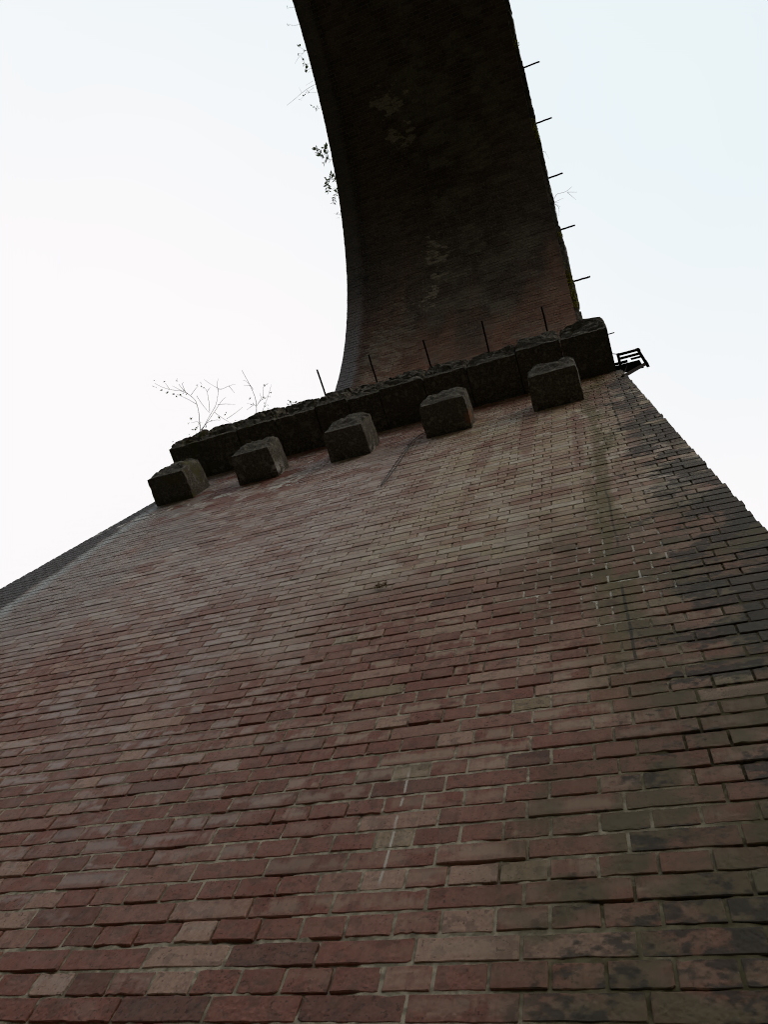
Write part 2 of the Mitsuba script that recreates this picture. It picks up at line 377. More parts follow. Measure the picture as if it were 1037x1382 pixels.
# tone: which clay, and how bloomed
um = (u0 + u1) / 2
t = 0.07 + np.clip(rs.beta(2.2, 2.6, n), 0, 1) * 0.63
zone = meshkit.fbm(np.stack([um * 0.35, rr * 0.07, 0 * um], -1), 3, 2)
pale = rs.random(n) < 0.08 + 0.14 * np.clip((zone - 0.45) * 5, 0, 1)
khaki = rs.random(n) < np.where((rr > 30), 0.20, 0.07) * np.clip((um + 5) / 5, 0.08, 1)
t = np.where(pale, rs.uniform(0.66, 0.84, n), t)
t = np.where(khaki & ~pale, rs.uniform(0.86, 1.0, n), t)
redband = (rr > 27.5) & (rr < 34.5) & (um > -2.2) & (rs.random(n) < 0.75)
t = np.where(redband, rs.uniform(0.08, 0.34, n), t)
t = np.where(spalled, rs.uniform(0.14, 0.24, n), t)
sr = rs.random(n)
sr = np.where(redband | spalled, sr * 0.35, sr)
for r_, u_, t_, s_ in ((7, 0.5, 0.93, 0.9), (3, -1.4, 0.83, 0.8), (3, -1.8, 0.25, 0.2), (4, 1.4, 0.2, 0.2), (2, -0.5, 0.12, 0.1), (0, -1.5, 0.1, 0.1),
                       (5, 1.9, 0.94, 0.7), (23, 0.4, 0.2, 0.0), (22, -0.2, 0.18, 0.0), (10, 0.5, 0.14, 0.1), (12, -3.5, 0.12, 0.2), (1, -3.0, 0.8, 0.9), (1, 0.5, 0.2, 0.3), (26, 0.5, 0.86, 0.3), (24, 0.6, 0.88, 0.2)):
    k = np.where((rr == r_) & (u0 <= u_) & (u1 > u_))[0]
    t[k], sr[k] = t_, s_
tone = np.stack([t, sr], -1)


def front(v):
    return np.stack([v[..., 0], -v[..., 2], v[..., 1]], -1)


vw, near_w = front(v), front(near_v)
for k in np.lexsort((u0[chosen], rr[chosen])):
    m, uv = merge(near_w[k:k + 1], tone[chosen[k]:chosen[k] + 1])
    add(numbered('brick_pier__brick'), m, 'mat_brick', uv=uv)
parts_v, parts_t = [vw[rest]], [tone[rest]]
# the two flanks of the pier
for side, edge in ((1, right_edge), (-1, left_edge)):
    sp = english_bond(ROWS + 1, lambda r: 0.10, lambda r: DEPTH / S, rs)
    s0, s1, sr_ = sp.T
    sr_ = sr_ - 1
    k = len(s0)
    sv = brick_block(s0 * S + J, s1 * S - J, row_z(sr_) + J, row_z(sr_ + 1) - J, np.clip(rs.normal(0.002, 0.002, k), 0, 0.008), rs, 0.024)
    ex = px(edge(sr_))[:, None]
    parts_v.append(np.stack([ex + side * sv[..., 2], sv[..., 0] if side > 0 else DEPTH - sv[..., 0], sv[..., 1]], -1))
    parts_t.append(np.stack([rs.uniform(0, 0.7, k), rs.random(k)], -1))
m, uv = merge(np.concatenate(parts_v), np.concatenate(parts_t))
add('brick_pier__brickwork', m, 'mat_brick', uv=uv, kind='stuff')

# mortar: a displaced sheet a little behind the brick faces, with raked-out stretches, and the core behind it
nr, nu = 600, 400
r_ = np.linspace(-36, 94.0, nr)
q_ = np.linspace(0, 1, nu)
R_, Q_ = np.meshgrid(r_, q_, indexing='ij')
mx = px(left_edge(R_)) + 0.003 + Q_ * (px(right_edge(R_)) - px(left_edge(R_)) - 0.006)
mz = row_z(R_)
P_ = np.stack([mx, mz, 0 * mx], -1)
deep = np.clip((meshkit.fbm(P_ * [5, 9, 1], 3, 6) - 0.54) * 9, 0, 1) * np.clip((meshkit.fbm(P_ * [22, 40, 1], 2, 16) - 0.3) * 4, 0, 1)
md = np.minimum(-0.0012 - 0.0040 * np.clip((R_ - 14) / 40, 0, 1) + 0.002 * (meshkit.fbm(P_ * 45, 3, 3) - 0.5) * 2, -0.0004) - 0.007 * deep * np.clip(1.25 - R_ / 60, 0.15, 1)
mort = grid_mesh(mx, -md, mz)
mort = (mort[0], np.vstack([mort[1][:, [0, 2, 1]], mort[1][:, [0, 3, 2]]]))
zb, zt = row_z(-36), row_z(94)
pr = np.array([(px(left_edge(-36)) + .003, zb), (px(right_edge(-36)) - .003, zb), (px(right_edge(54)) - .003, row_z(54)), (px(right_edge(94)) - .003, zt), (px(left_edge(94)) + .003, zt)])
k = len(pr)
cv = np.vstack([np.c_[pr[:, 0], np.full(k, 0.02), pr[:, 1]], np.c_[pr[:, 0], np.full(k, DEPTH), pr[:, 1]]])
cf = [[i, (i + 1) % k, k + (i + 1) % k] for i in range(k)] + [[i, k + (i + 1) % k, k + i] for i in range(k)] + [[k, k + i, k + i + 1] for i in range(1, k - 1)]
add('brick_pier__mortar', (np.vstack([mort[0], cv]), np.vstack([mort[1], np.array(cf) + len(mort[0])])), 'mat_mortar')


# ------------------------------------------------------------------ rough stones
def rough_stone(x0, x1, d0, d1, z0, z1, seed, face=0.035, side=0.007, top=0.02, step=0.022, lean=0.03):
    """A quarried block: crisp lower edges, a rock-faced front (towards -y, at distance d1 before the wall) and an uneven top."""
    sh = np.array([x1 - x0, d1 - d0, z1 - z0])
    nn = np.maximum(4, (sh / step).astype(int))
    vs, fs, off = [], [], 0
    for ax in range(3):
        o = [k for k in range(3) if k != ax]
        for e in (0, 1):
            g = np.meshgrid(np.linspace(0, 1, nn[o[0]] + 1), np.linspace(0, 1, nn[o[1]] + 1), indexing='ij')
            p = np.zeros(g[0].shape + (3,))
            p[..., o[0]], p[..., o[1]], p[..., ax] = g[0], g[1], e
            ny = p.shape[1]
            i, j = np.meshgrid(np.arange(p.shape[0] - 1), np.arange(ny - 1), indexing='ij')
            a = (i * ny + j).ravel() + off
            q = np.stack([a, a + ny, a + ny + 1, a + 1], -1)
            if (e == 1) != (ax == 1):
                q = q
            else:
                q = q[:, ::-1]
            vs.append(p.reshape(-1, 3))
            fs.append(q)
            off += p.shape[0] * p.shape[1]
    p, f = np.vstack(vs), np.vstack(fs)
    w = np.c_[x0 + p[:, 0] * sh[0], d0 + p[:, 1] * sh[1], z0 + p[:, 2] * sh[2]]
    sd = 0 if seed >= 30 else seed
    n1 = meshkit.fbm(w * (7 if seed < 30 else 4.2) + sd * 3.1, 4, 1) - 0.5
    n2 = meshkit.fbm(w * (9 if seed < 30 else 4.6) + sd * 5.7 + 40, 4, 2) - 0.5
    n3 = meshkit.fbm(w * 11 + sd * 2.3 + 80, 4, 3) - 0.5
    crack = np.abs(meshkit.fbm(w * [9, 9, 22] + sd, 3, 7) - 0.5)
    a, b, c = p.T
    h = np.clip(b * 1.0, 0, 1)
    up = 0.18 + 0.82 * np.clip(c * 4, 0, 1)
    w[:, 1] += h ** 3 * (2 * face * n1 * up - face * 0.8 * np.clip(0.12 - crack, 0, 1) * 8 * up + lean * np.sin(math.pi * np.clip(c * 0.62 + 0.02, 0, 1)) * (0.35 + 0.65 * np.clip(np.minimum(a, 1 - a) * (5 if seed < 30 else 14), 0, 1) ** 0.7))
    w[:, 2] += c * (2.2 * top * n2 - top * 0.8 * h ** 4) + (1 - c) * 0.004 * n2
    w[:, 0] += (2 * a - 1) * 2 * side * n3 - (2 * a - 1) * side * (h ** 8 + c ** 8)
    w = np.c_[w[:, 0], -w[:, 1], w[:, 2]]
    m = trimesh.Trimesh(w, np.vstack([f[:, [0, 1, 2]], f[:, [0, 2, 3]]]), process=False)
    m.merge_vertices(digits_vertex=5)
    if m.volume < 0:
        m.invert()
    return m


corbels = ((-14.75, 'leftmost corbel block, its outer end against the sky'), (-10.65, 'second corbel block from the left, lime streak on its flank'),
           (-6.50, 'middle corbel block with a broken front edge'), (-2.50, 'fourth corbel block, rust-coloured scar on its flank'), (1.63, 'rightmost corbel block nearest the mossy edge'))
for k, (u_, lab) in enumerate(corbels):
    m = rough_stone(u_ * S, (u_ + (1.84, 1.80, 1.72, 1.80, 1.78)[k]) * S, -0.14, (1.24, 1.27, 1.22, 1.25, 1.28)[k] * S, row_z(80.25), row_z((86.2, 85.4, 86.6, 85.6, 85.2)[k]), 10 + k, face=0.026, side=0.014, top=0.016, lean=0.046)
    add(numbered('brick_pier__corbel_stone'), m, 'mat_stone', smooth=38, label=lab)
edges = [-15.62, -13.95, -11.9, -9.9, -7.9, -6.35, -4.85, -2.85, -0.95, 1.15, 2.95, 4.83]
front_w = [1.74, 1.74, 1.78, 1.75, 1.82, 1.72, 1.78, 1.74, 1.70, 1.80, 1.76]
tops = [100.2, 100.6, 101.2, 100.8, 101.0, 101.2, 101.0, 101.3, 100.8, 100.9, 101.4]
for k in range(11):
    g = 0.004
    m = rough_stone(edges[k] * S + g, edges[k + 1] * S - g, -0.22, front_w[k] * S, row_z(94.0) + rs.normal(0, 0.005), row_z(tops[k]), 30 + k, face=0.055, side=0.003, top=0.05, lean=0.058)
    add(numbered('brick_pier__ledge_stone'), m, 'mat_stone', smooth=38)


# ------------------------------------------------------------------ the arch
note('brick_arch', 'soot-dark brick arch soaring overhead from the stone ledge', 'arch')


def arch_xyz(v):
    """(along x, along the curve from the springing, inwards) -> world."""
    b = v[..., 1]
    th = np.maximum(b, 0) / RR
    rad = RR - v[..., 2]
    return np.stack([v[..., 0], AY + rad * np.cos(th), RV0 + rad * np.sin(th) + np.minimum(b, 0)], -1)


sp = english_bond(np.arange(-4, 232), lambda r: UL, lambda r: UR, rs, 0.03)
s0, s1, sr_ = sp.T
k = len(s0)
le, re = np.abs(s0 - UL) < 1e-6, np.abs(s1 - UR) < 1e-6
sv = brick_block(s0 * S + J + le * rs.normal(-J, 0.0015, k), s1 * S - J + re * (J + rs.normal(0, 0.002, k)), sr_ * H + J, (sr_ + 1) * H - J,
                 np.clip(rs.normal(0.0018, 0.0014, k), 0.0, 0.008), rs, 0.03, rough=0.5)
m, uv = merge(arch_xyz(sv), np.stack([rs.random(k), rs.random(k)], -1))
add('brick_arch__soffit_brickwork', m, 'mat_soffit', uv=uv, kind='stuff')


def arc_solid(r0, r1, x0, x1, t0, t1, nt):
    th = np.linspace(t0, t1, nt)
    ring = []
    for r, x in ((r0, x0), (r0, x1), (r1, x1), (r1, x0)):
        ring.append(np.stack([np.full(nt, x), AY + r * np.cos(th), RV0 + r * np.sin(th)], -1))
    v = np.stack(ring, 1).reshape(-1, 3)
    f = []
    for i in range(nt - 1):
        for q in range(4):
            a, b = i * 4 + q, i * 4 + (q + 1) % 4
            f.append([a, b, b + 4, a + 4])
    f += [[0, 3, 2, 1], [4 * nt - 4, 4 * nt - 3, 4 * nt - 2, 4 * nt - 1]]
    m = trimesh.Trimesh(v, np.vstack([np.array(f)[:, [0, 1, 2]], np.array(f)[:, [0, 2, 3]]]), process=False)
    m.fix_normals()
    return m


add('brick_arch__mortar', arc_solid(RR + 0.002, RR + 0.70, UL * S + 0.012, UR * S - 0.012, -0.05, math.pi + 0.05, 120), 'mat_soffit_mortar')
# ring of voussoir bricks on the right-hand face and rough hood stones that stand proud of it
nv = 96
tv = np.linspace(0.0, 1.9, nv * 2 + 1)
vv = []
for i in range(len(tv) - 1):
    for (ra, rb) in ((0.0, 0.112), (0.118, 0.228), (0.234, 0.33)):
        vv.append((tv[i] * RR + 0.004, tv[i + 1] * RR - 0.004, ra + 0.003, rb))
vv = np.array(vv)
bv = brick_block(vv[:, 2], vv[:, 3], vv[:, 0], vv[:, 1], np.clip(rs.normal(0.0, 0.003, len(vv)), -0.006, 0.006), rs, 0.03)
rad, th = RR + bv[..., 0], bv[..., 1] / RR
bw = np.stack([UR * S - 0.006 + bv[..., 2], AY + rad * np.cos(th), RV0 + rad * np.sin(th)], -1)
m, uv = merge(bw, np.stack([rs.random(len(vv)) * 0.6, rs.random(len(vv))], -1))
add('brick_arch__ring_brickwork', m, 'mat_soffit', uv=uv, kind='stuff')
th0 = 0.0
k = 0
while th0 < 1.9:
    th1 = th0 + rs.uniform(0.055, 0.085)
    m = rough_stone(0, 1, 0, 1, 0, 1, 60 + k, face=0, side=0, top=0, step=0.14, lean=0)
    p = m.vertices * [1, -1, 1]
    tt = th0 + 0.0012 + p[:, 0] * (th1 - th0 - 0.0024)
    r_in = RR + 0.345 + rs.normal(0, 0.012)
    out = 0.074 + rs.normal(0, 0.009)
    w3 = np.stack([tt * RR, p[:, 1], p[:, 2]], -1)
    nz = meshkit.fbm(w3 * [16, 4, 4] + k * 3.7, 4, 21) - 0.5
    nq = meshkit.fbm(w3 * [13, 5, 5] + k * 1.7 + 9, 4, 22) - 0.5
    rad = r_in + p[:, 2] * 0.24 + nq * 0.05 * (1 - p[:, 2]) * p[:, 1]
    x = UR * S - 0.03 + p[:, 1] * (out + 0.03 + nz * 0.05)
    add(numbered('brick_arch__hood_stone'), (np.stack([x, AY + rad * np.cos(tt), RV0 + rad * np.sin(tt)], -1), np.array(m.faces)), 'mat_stone', smooth=50)
    th0 = th1
    k += 1
# spandrel walls, deck and the second pier of the span (behind the photographer)
from shapely.geometry import Polygon, Point, box as sbox
ya, yb = DEPTH, 2 * AY - DEPTH
zt = RV0 + RR + 1.5
prof = sbox(min(ya, yb), RV0 - 0.45, max(ya, yb), zt).difference(Point(AY, RV0).buffer(RR + 0.68, 128)).difference(sbox(AY - RR + 0.02, RV0 - 2, AY + RR - 0.02, RV0))


def extrude_x(poly, x0, x1):
    m = trimesh.util.concatenate([trimesh.creation.extrude_polygon(g, x1 - x0, engine='earcut') for g in getattr(poly, 'geoms', [poly])])
    vtx = np.array(m.vertices)
    m.vertices = np.stack([x0 + vtx[:, 2], vtx[:, 0], vtx[:, 1]], -1)
    m.fix_normals()
    return m


add('brick_arch__spandrel_wall', extrude_x(prof, UL * S + 0.012, UR * S - 0.012), 'mat_brick', uv=None)
add('brick_arch__parapet', trimesh.util.concatenate([trimesh.creation.box(bounds=[[x, min(ya, yb), zt], [x + 0.35, max(ya, yb), zt + 0.8]]) for x in (UL * S, UR * S - 0.35)]), 'mat_brick')
add('brick_arch__far_support', trimesh.creation.box(bounds=[[px(-17.5), yb, -1.0], [px(5.2), AY - RR + 0.0, RV0 - 0.45]]), 'mat_brick')


# ------------------------------------------------------------------ tubes, leaves, plants
def tube(points, r0, r1=None, sides=5, cap=True):
    p = np.asarray(points, float)
    r1 = r0 if r1 is None else r1
    t = np.gradient(p, axis=0)
    t /= np.linalg.norm(t, axis=1, keepdims=True) + 1e-12
    ref = np.array([0.31, 0.2, 0.93])
    a = np.cross(t, ref)
    a /= np.linalg.norm(a, axis=1, keepdims=True) + 1e-12
    b = np.cross(t, a)
    ang = np.arange(sides) * 2 * np.pi / sides
    rad = np.linspace(r0, r1, len(p))[:, None, None]
    v = p[:, None] + rad * (np.cos(ang)[None, :, None] * a[:, None] + np.sin(ang)[None, :, None] * b[:, None])
    f = []
    for i in range(len(p) - 1):
        for q in range(sides):
            x, y = i * sides + q, i * sides + (q + 1) % sides
            f += [[x, y, y + sides], [x, y + sides, x + sides]]
    e = (len(p) - 1) * sides
    f += [[0, q + 1, q] for q in range(1, sides - 1)] + [[e, e + q, e + q + 1] for q in range(1, sides - 1)]
    return v.reshape(-1, 3), np.array(f)


def join(meshes):
    vs, fs, off = [], [], 0
    for v, f in meshes:
        vs.append(v)
        fs.append(np.asarray(f) + off)
        off += len(v)
    return np.vstack(vs), np.vstack(fs)


def leaf(c, d, size, rg):
    """A small pointed leaf folded along its rib."""
    d = d / (np.linalg.norm(d) + 1e-9)
    s = np.cross(d, rg.normal(size=3))
    s /= np.linalg.norm(s) + 1e-9
    u = np.cross(s, d)
    w = size * rg.uniform(0.2, 0.32)
    v = np.array([c, c + d * size * 0.45 + s * w + u * w * 0.3, c + d * size, c + d * size * 0.45 - s * w + u * w * 0.3, c + d * size * 0.5])
    return v, np.array([[0, 4, 1], [1, 4, 2], [0, 3, 4], [4, 3, 2]])


def smooth_line(p, n=4):
    p = np.asarray(p, float)
    if len(p) < 3:
        return p
    t = np.linspace(0, len(p) - 1, (len(p) - 1) * n + 1)
    from scipy.interpolate import PchipInterpolator
    return PchipInterpolator(np.arange(len(p)), p)(t)


def plant(name, label, category, lines, thick, leaves=(), leaf_size=0.02, mat='mat_twig', along=0, group=None, root=None, rg=None):
    rg = rg or np.random.default_rng(len(labels))
    key = numbered(name)
    note(key, label, category, group)
    st, lv = [], []
    for i, q in enumerate(lines):
        q = np.array(q)
        if i == 0 and root is not None:
            q = np.vstack([np.asarray(root), q])
        c = smooth_line(q)
        k = thick * (1.0 if i == 0 else 0.62)
        st.append(tube(c, k, k * 0.45, 5))
        if along:
            ln = np.linalg.norm(np.diff(c, axis=0), axis=1).sum()
            for s in np.arange(0.25, 1.0, along / max(ln, along)):
                x = s * (len(c) - 1)
                j = int(x)
                pt = c[j] + (c[min(j + 1, len(c) - 1)] - c[j]) * (x - j)
                tg = c[min(j + 1, len(c) - 1)] - c[max(j - 1, 0)]
                for sd in (-1, 1):
                    side = np.cross(tg, CAM - pt)
                    side /= np.linalg.norm(side) + 1e-9
                    lv.append(leaf(pt, sd * side + 0.7 * tg / (np.linalg.norm(tg) + 1e-9) + rg.normal(0, 0.35, 3), leaf_size * rg.uniform(0.7, 1.2), rg))
    for q in leaves:
        q = np.array(q)
        for _ in range(2):
            lv.append(leaf(q + rg.normal(0, 0.006, 3), rg.normal(size=3) + [0, -0.5, -0.5], leaf_size * rg.uniform(0.7, 1.25), rg))
    add(key + '__stem', join(st), mat, smooth=True)
    if lv:
        add(key + '__leaves', join(lv), 'mat_leaf', kind='stuff')
    return key


PL_A = [[[-3.72,-0.412,9.339],[-3.737,-0.53,9.442],[-3.742,-0.61,9.504],[-3.762,-0.722,9.573],[-3.804,-0.787,9.626],[-3.888,-0.901,9.638],[-3.967,-1.006,9.691]],[[-3.708,-0.798,9.455],[-3.765,-0.922,9.374],[-3.877,-0.997,9.285],[-3.939,-1.061,9.229],[-3.975,-1.124,9.183]],[[-3.68,-0.725,9.421],[-3.751,-0.829,9.368],[-3.806,-0.902,9.303]],[[-3.716,-0.404,9.366],[-3.603,-0.542,9.48],[-3.52,-0.645,9.587],[-3.465,-0.784,9.655],[-3.466,-0.817,9.678],[-3.536,-0.891,9.681],[-3.609,-0.975,9.688]],[[-3.418,-0.823,9.584],[-3.389,-0.8,9.661],[-3.35,-0.807,9.76],[-3.295,-0.796,9.833]],[[-3.301,-0.813,9.661],[-3.261,-0.71,9.66]],[[-3.728,-0.406,9.369],[-3.514,-0.576,9.475],[-3.416,-0.674,9.588],[-3.363,-0.694,9.601]],[[-3.656,-0.822,9.454],[-3.605,-0.705,9.419],[-3.534,-0.585,9.379]],[[-3.71,-0.851,9.424],[-3.643,-0.896,9.431],[-3.585,-0.932,9.448]],[[-3.528,-0.566,9.496],[-3.481,-0.467,9.546],[-3.413,-0.374,9.584]],[[-3.472,-0.643,9.541],[-3.368,-0.615,9.567],[-3.267,-0.58,9.582]],[[-3.577,-0.593,9.472],[-3.529,-0.714,9.458],[-3.52,-0.833,9.486],[-3.533,-0.897,9.458]],[[-3.538,-0.831,9.52],[-3.465,-0.87,9.501]],[[-3.416,-0.446,9.522],[-3.324,-0.475,9.614],[-3.248,-0.51,9.704]],[[-3.712,-0.417,9.348],[-3.744,-0.524,9.398],[-3.833,-0.53,9.395]],[[-3.73,-0.413,9.379],[-3.594,-0.482,9.414],[-3.488,-0.459,9.469]],[[-3.431,-0.788,9.59],[-3.396,-0.875,9.571],[-3.355,-0.938,9.563]],[[-3.784,-0.92,9.407],[-3.843,-1.026,9.32]],[[-3.909,-0.995,9.339],[-3.937,-1.082,9.349]],[[-3.751,-0.913,9.398],[-3.748,-1.005,9.39],[-3.728,-1.024,9.406]]]
PL_B = [[[-2.965,-0.407,9.425],[-2.924,-0.509,9.413],[-2.896,-0.63,9.4],[-2.893,-0.759,9.374],[-2.89,-0.882,9.324],[-2.887,-0.966,9.285]],[[-2.944,-0.502,9.465],[-2.983,-0.535,9.445],[-3.038,-0.565,9.417]],[[-2.925,-0.701,9.486],[-2.951,-0.792,9.469],[-2.994,-0.842,9.456]],[[-2.911,-0.404,9.458],[-2.848,-0.476,9.468],[-2.801,-0.534,9.479],[-2.734,-0.621,9.492],[-2.693,-0.694,9.519]],[[-2.949,-0.75,9.494],[-3.017,-0.782,9.475]],[[-2.859,-0.547,9.491],[-2.825,-0.64,9.519],[-2.79,-0.697,9.502]],[[-2.962,-0.527,9.458],[-3.02,-0.51,9.44],[-3.082,-0.488,9.449]],[[-2.916,-0.53,9.469],[-2.853,-0.556,9.483],[-2.797,-0.564,9.499]],[[-2.943,-0.503,9.461],[-2.866,-0.584,9.494],[-2.871,-0.637,9.508]]]
PL_Cc = [[[-2.433,-0.417,9.285],[-2.438,-0.453,9.285],[-2.451,-0.473,9.314]],[[-2.434,-0.416,9.286],[-2.398,-0.446,9.27]],[[-2.462,-0.439,9.257],[-2.43,-0.437,9.27]]]
PL_LA = [[-4.016,-1.154,9.274],[-4.046,-1.079,9.285],[-3.964,-1.019,9.292],[-3.918,-1.11,9.32],[-3.805,-1.054,9.402],[-3.802,-1.081,9.401],[-3.828,-0.905,9.363],[-3.862,-0.915,9.339],[-3.934,-0.956,9.299],[-3.597,-0.945,9.489],[-3.576,-0.934,9.518],[-3.571,-0.889,9.505],[-3.77,-0.594,9.367],[-3.768,-0.583,9.336],[-3.828,-0.526,9.313],[-3.693,-0.501,9.401],[-3.598,-0.473,9.454],[-3.663,-0.451,9.421],[-4.051,-0.396,9.175],[-3.76,-0.44,9.341],[-3.791,-0.439,9.34],[-3.737,-0.475,9.364],[-3.419,-0.496,9.55],[-3.485,-0.479,9.502],[-3.771,-0.91,9.395],[-3.749,-0.895,9.399]]
PL_LB = [[-2.799,-0.702,9.536],[-2.789,-0.707,9.541],[-2.848,-0.568,9.506],[-2.799,-0.567,9.53],[-2.861,-0.454,9.503],[-2.849,-0.506,9.499],[-2.968,-0.623,9.438],[-2.965,-0.534,9.427],[-2.83,-0.482,9.503],[-2.744,-0.584,9.555],[-2.902,-0.409,9.465],[-2.962,-0.423,9.433],[-2.831,-0.42,9.495],[-2.775,-0.552,9.529]]
PL_LC = [[-2.428,-0.479,9.258],[-2.4,-0.445,9.275],[-2.471,-0.438,9.271],[-2.425,-0.459,9.281],[-2.393,-0.434,9.279]]
PL_S1 = [[[-2.452,-3.657,14.65],[-2.495,-3.697,14.636],[-2.497,-3.791,14.649],[-2.565,-3.775,14.652],[-2.626,-3.776,14.655]],[[-2.555,-3.768,14.616],[-2.602,-3.805,14.563],[-2.622,-3.857,14.494],[-2.599,-3.872,14.465]],[[-2.446,-3.785,14.628],[-2.48,-3.862,14.627],[-2.501,-3.867,14.603]],[[-2.485,-3.68,14.635],[-2.561,-3.649,14.599],[-2.593,-3.633,14.587]]]
PL_S2 = [[[-2.437,-3.28,14.474],[-2.48,-3.333,14.454],[-2.531,-3.361,14.426],[-2.579,-3.338,14.435],[-2.591,-3.26,14.411],[-2.609,-3.16,14.429]],[[-2.471,-3.304,14.467],[-2.481,-3.385,14.439],[-2.455,-3.405,14.476]]]
PL_S3 = [[[-2.44,-3.102,14.375],[-2.5,-3.054,14.353],[-2.54,-3.0,14.349],[-2.581,-2.934,14.357]],[[-2.448,-3.118,14.378],[-2.479,-3.176,14.395]],[[-2.539,-3.014,14.362],[-2.589,-3.017,14.378]]]
PL_S4 = [[[-2.46,-2.727,14.148],[-2.506,-2.756,14.158],[-2.558,-2.786,14.164]],[[-2.499,-2.753,14.132],[-2.479,-2.786,14.151]],[[-2.479,-2.693,14.146],[-2.551,-2.691,14.184]]]
PL_U1 = [[[-2.44,-5.497,15.151],[-2.51,-5.463,15.11],[-2.605,-5.431,15.115],[-2.703,-5.365,15.116]],[[-2.466,-5.505,15.145],[-2.541,-5.568,15.074]],[[-2.515,-5.47,15.131],[-2.598,-5.472,15.077]]]
PL_U2 = [[[-2.442,-5.203,15.12],[-2.51,-5.191,15.063],[-2.517,-5.203,15.068]],[[-2.45,-5.269,15.091],[-2.532,-5.29,15.054]],[[-2.472,-5.159,15.101],[-2.516,-5.145,15.035]],[[-2.538,-5.402,15.009],[-2.508,-5.326,15.021],[-2.508,-5.269,14.992]]]
PL_U3 = [[[-2.433,-4.929,15.045],[-2.545,-4.907,14.988],[-2.679,-4.855,14.906],[-2.826,-4.794,14.85],[-2.967,-4.739,14.786]],[[-2.445,-4.989,15.021],[-2.598,-4.961,14.991]],[[-2.467,-4.81,15.083],[-2.583,-4.847,15.039],[-2.625,-4.84,15.033]],[[-2.704,-4.88,15.002],[-2.711,-4.961,14.959]],[[-2.597,-4.895,15.008],[-2.667,-4.831,14.995],[-2.772,-4.788,14.983]],[[-2.484,-4.894,15.039],[-2.589,-4.857,15.006]]]
PL_U4 = [[[-2.456,-4.548,14.989],[-2.511,-4.561,14.95],[-2.569,-4.592,14.91]],[[-2.464,-4.58,14.954],[-2.517,-4.53,14.966]]]
PL_U5 = [[[-2.42,-6.159,15.169],[-2.483,-6.173,15.16],[-2.568,-6.207,15.201]]]
PL_U6 = [[[-2.457,-5.905,15.184],[-2.543,-5.916,15.12],[-2.607,-5.942,15.071]]]
PL_G = [[[0.952,-1.827,13.832],[0.989,-1.863,13.886],[1.047,-1.909,13.939],[1.157,-1.903,13.97],[1.277,-1.945,14.009]],[[1.191,-1.885,13.846],[1.33,-1.839,13.834]],[[1.19,-1.88,13.844],[1.297,-1.734,13.882]],[[0.958,-1.803,13.835],[1.038,-1.772,13.841]],[[0.956,-1.793,13.847],[1.048,-1.712,13.836]],[[0.955,-1.815,13.837],[0.938,-1.845,13.874]],[[0.963,-1.801,13.835],[1.117,-1.816,13.784]],[[0.956,-1.793,13.837],[1.02,-1.692,13.817],[0.986,-1.589,13.819]],[[0.953,-1.782,13.833],[0.972,-1.686,13.859],[0.97,-1.572,13.865]]]
PL_G2 = [[[0.894,-2.63,14.447],[0.948,-2.684,14.485],[0.965,-2.702,14.492]],[[0.913,-2.635,14.448],[0.952,-2.594,14.451],[0.981,-2.613,14.456]],[[0.947,-2.625,14.464],[1.001,-2.595,14.454],[1.046,-2.477,14.465]],[[0.923,-2.575,14.458],[0.992,-2.61,14.46],[1.022,-2.587,14.506]]]

SHRUBS = 'leafless shrubs rooted on the stone ledge'
plant('bare_shrub', 'leggy bare shrub with few withered leaves on the left end of the stone ledge', 'shrub', PL_A, 0.0048, PL_LA, 0.034, root=[-3.72, -0.36, 9.22])
plant('bare_shrub', 'smaller thin twiggy shrub on the ledge, right of the leggy one', 'shrub', PL_B, 0.0042, PL_LB, 0.032, root=[-2.965, -0.36, 9.25])
plant('ledge_weed', 'tiny leafy weed on the ledge just left of the first iron rod', 'weed', PL_Cc, 0.004, PL_LC, 0.03, root=[-2.43, -0.36, 9.18])


def inward(lines, dx):
    q = np.array(lines[0][0], float)
    return q + [dx, 0, 0.03]


plant('leafy_sprig', 'dense leafy sprig with yellowish leaves jutting from the left edge of the arch', 'plant', PL_S1, 0.004, sum([q[1:] for q in PL_S1], []), 0.075, along=0.05, root=inward(PL_S1, 0.06))
plant('drooping_frond', 'thick drooping frond on the arch edge just below the yellowish sprig', 'plant', PL_S2, 0.004, [q for q in PL_S2[0][3:]], 0.075, along=0.035, root=inward(PL_S2, 0.06))
plant('drooping_frond', 'thinner drooping frond, lower of the two on the arch edge', 'plant', PL_S3, 0.003, (), 0.06, along=0.045, root=inward(PL_S3, 0.06))
plant('faint_twig', 'faint wispy twig, lowest plant on the left edge of the arch', 'plant', PL_S4, 0.002, (), 0.03, along=0.07, root=inward(PL_S4, 0.06))
plant('leafy_sprig', 'forked sprig with dark leaf tufts high on the left edge of the arch', 'plant', PL_U1, 0.003, [PL_U1[0][0], PL_U1[1][1], PL_U1[2][1]], 0.06, root=inward(PL_U1, 0.06))
plant('leafy_sprig', 'cluster of dark leaf tufts just below the forked sprig', 'plant', PL_U2, 0.003, sum([q[1:] for q in PL_U2], []), 0.06, root=inward(PL_U2, 0.06))
plant('dry_twig', 'long pale leafless twig sticking out left from the arch edge', 'plant', PL_U3, 0.0035, [PL_U3[2][1], PL_U3[4][1], PL_U3[4][2]], 0.04, root=inward(PL_U3, 0.08))
plant('leafy_sprig', 'tiny sprig on the arch edge under the long pale twig', 'plant', PL_U4, 0.003, PL_U4[0][1:] + PL_U4[1][1:], 0.05, root=inward(PL_U4, 0.06))
plant('faint_twig', 'topmost short twig on the left edge of the arch', 'plant', PL_U5, 0.003, [PL_U5[0][2]], 0.04, root=inward(PL_U5, 0.06))
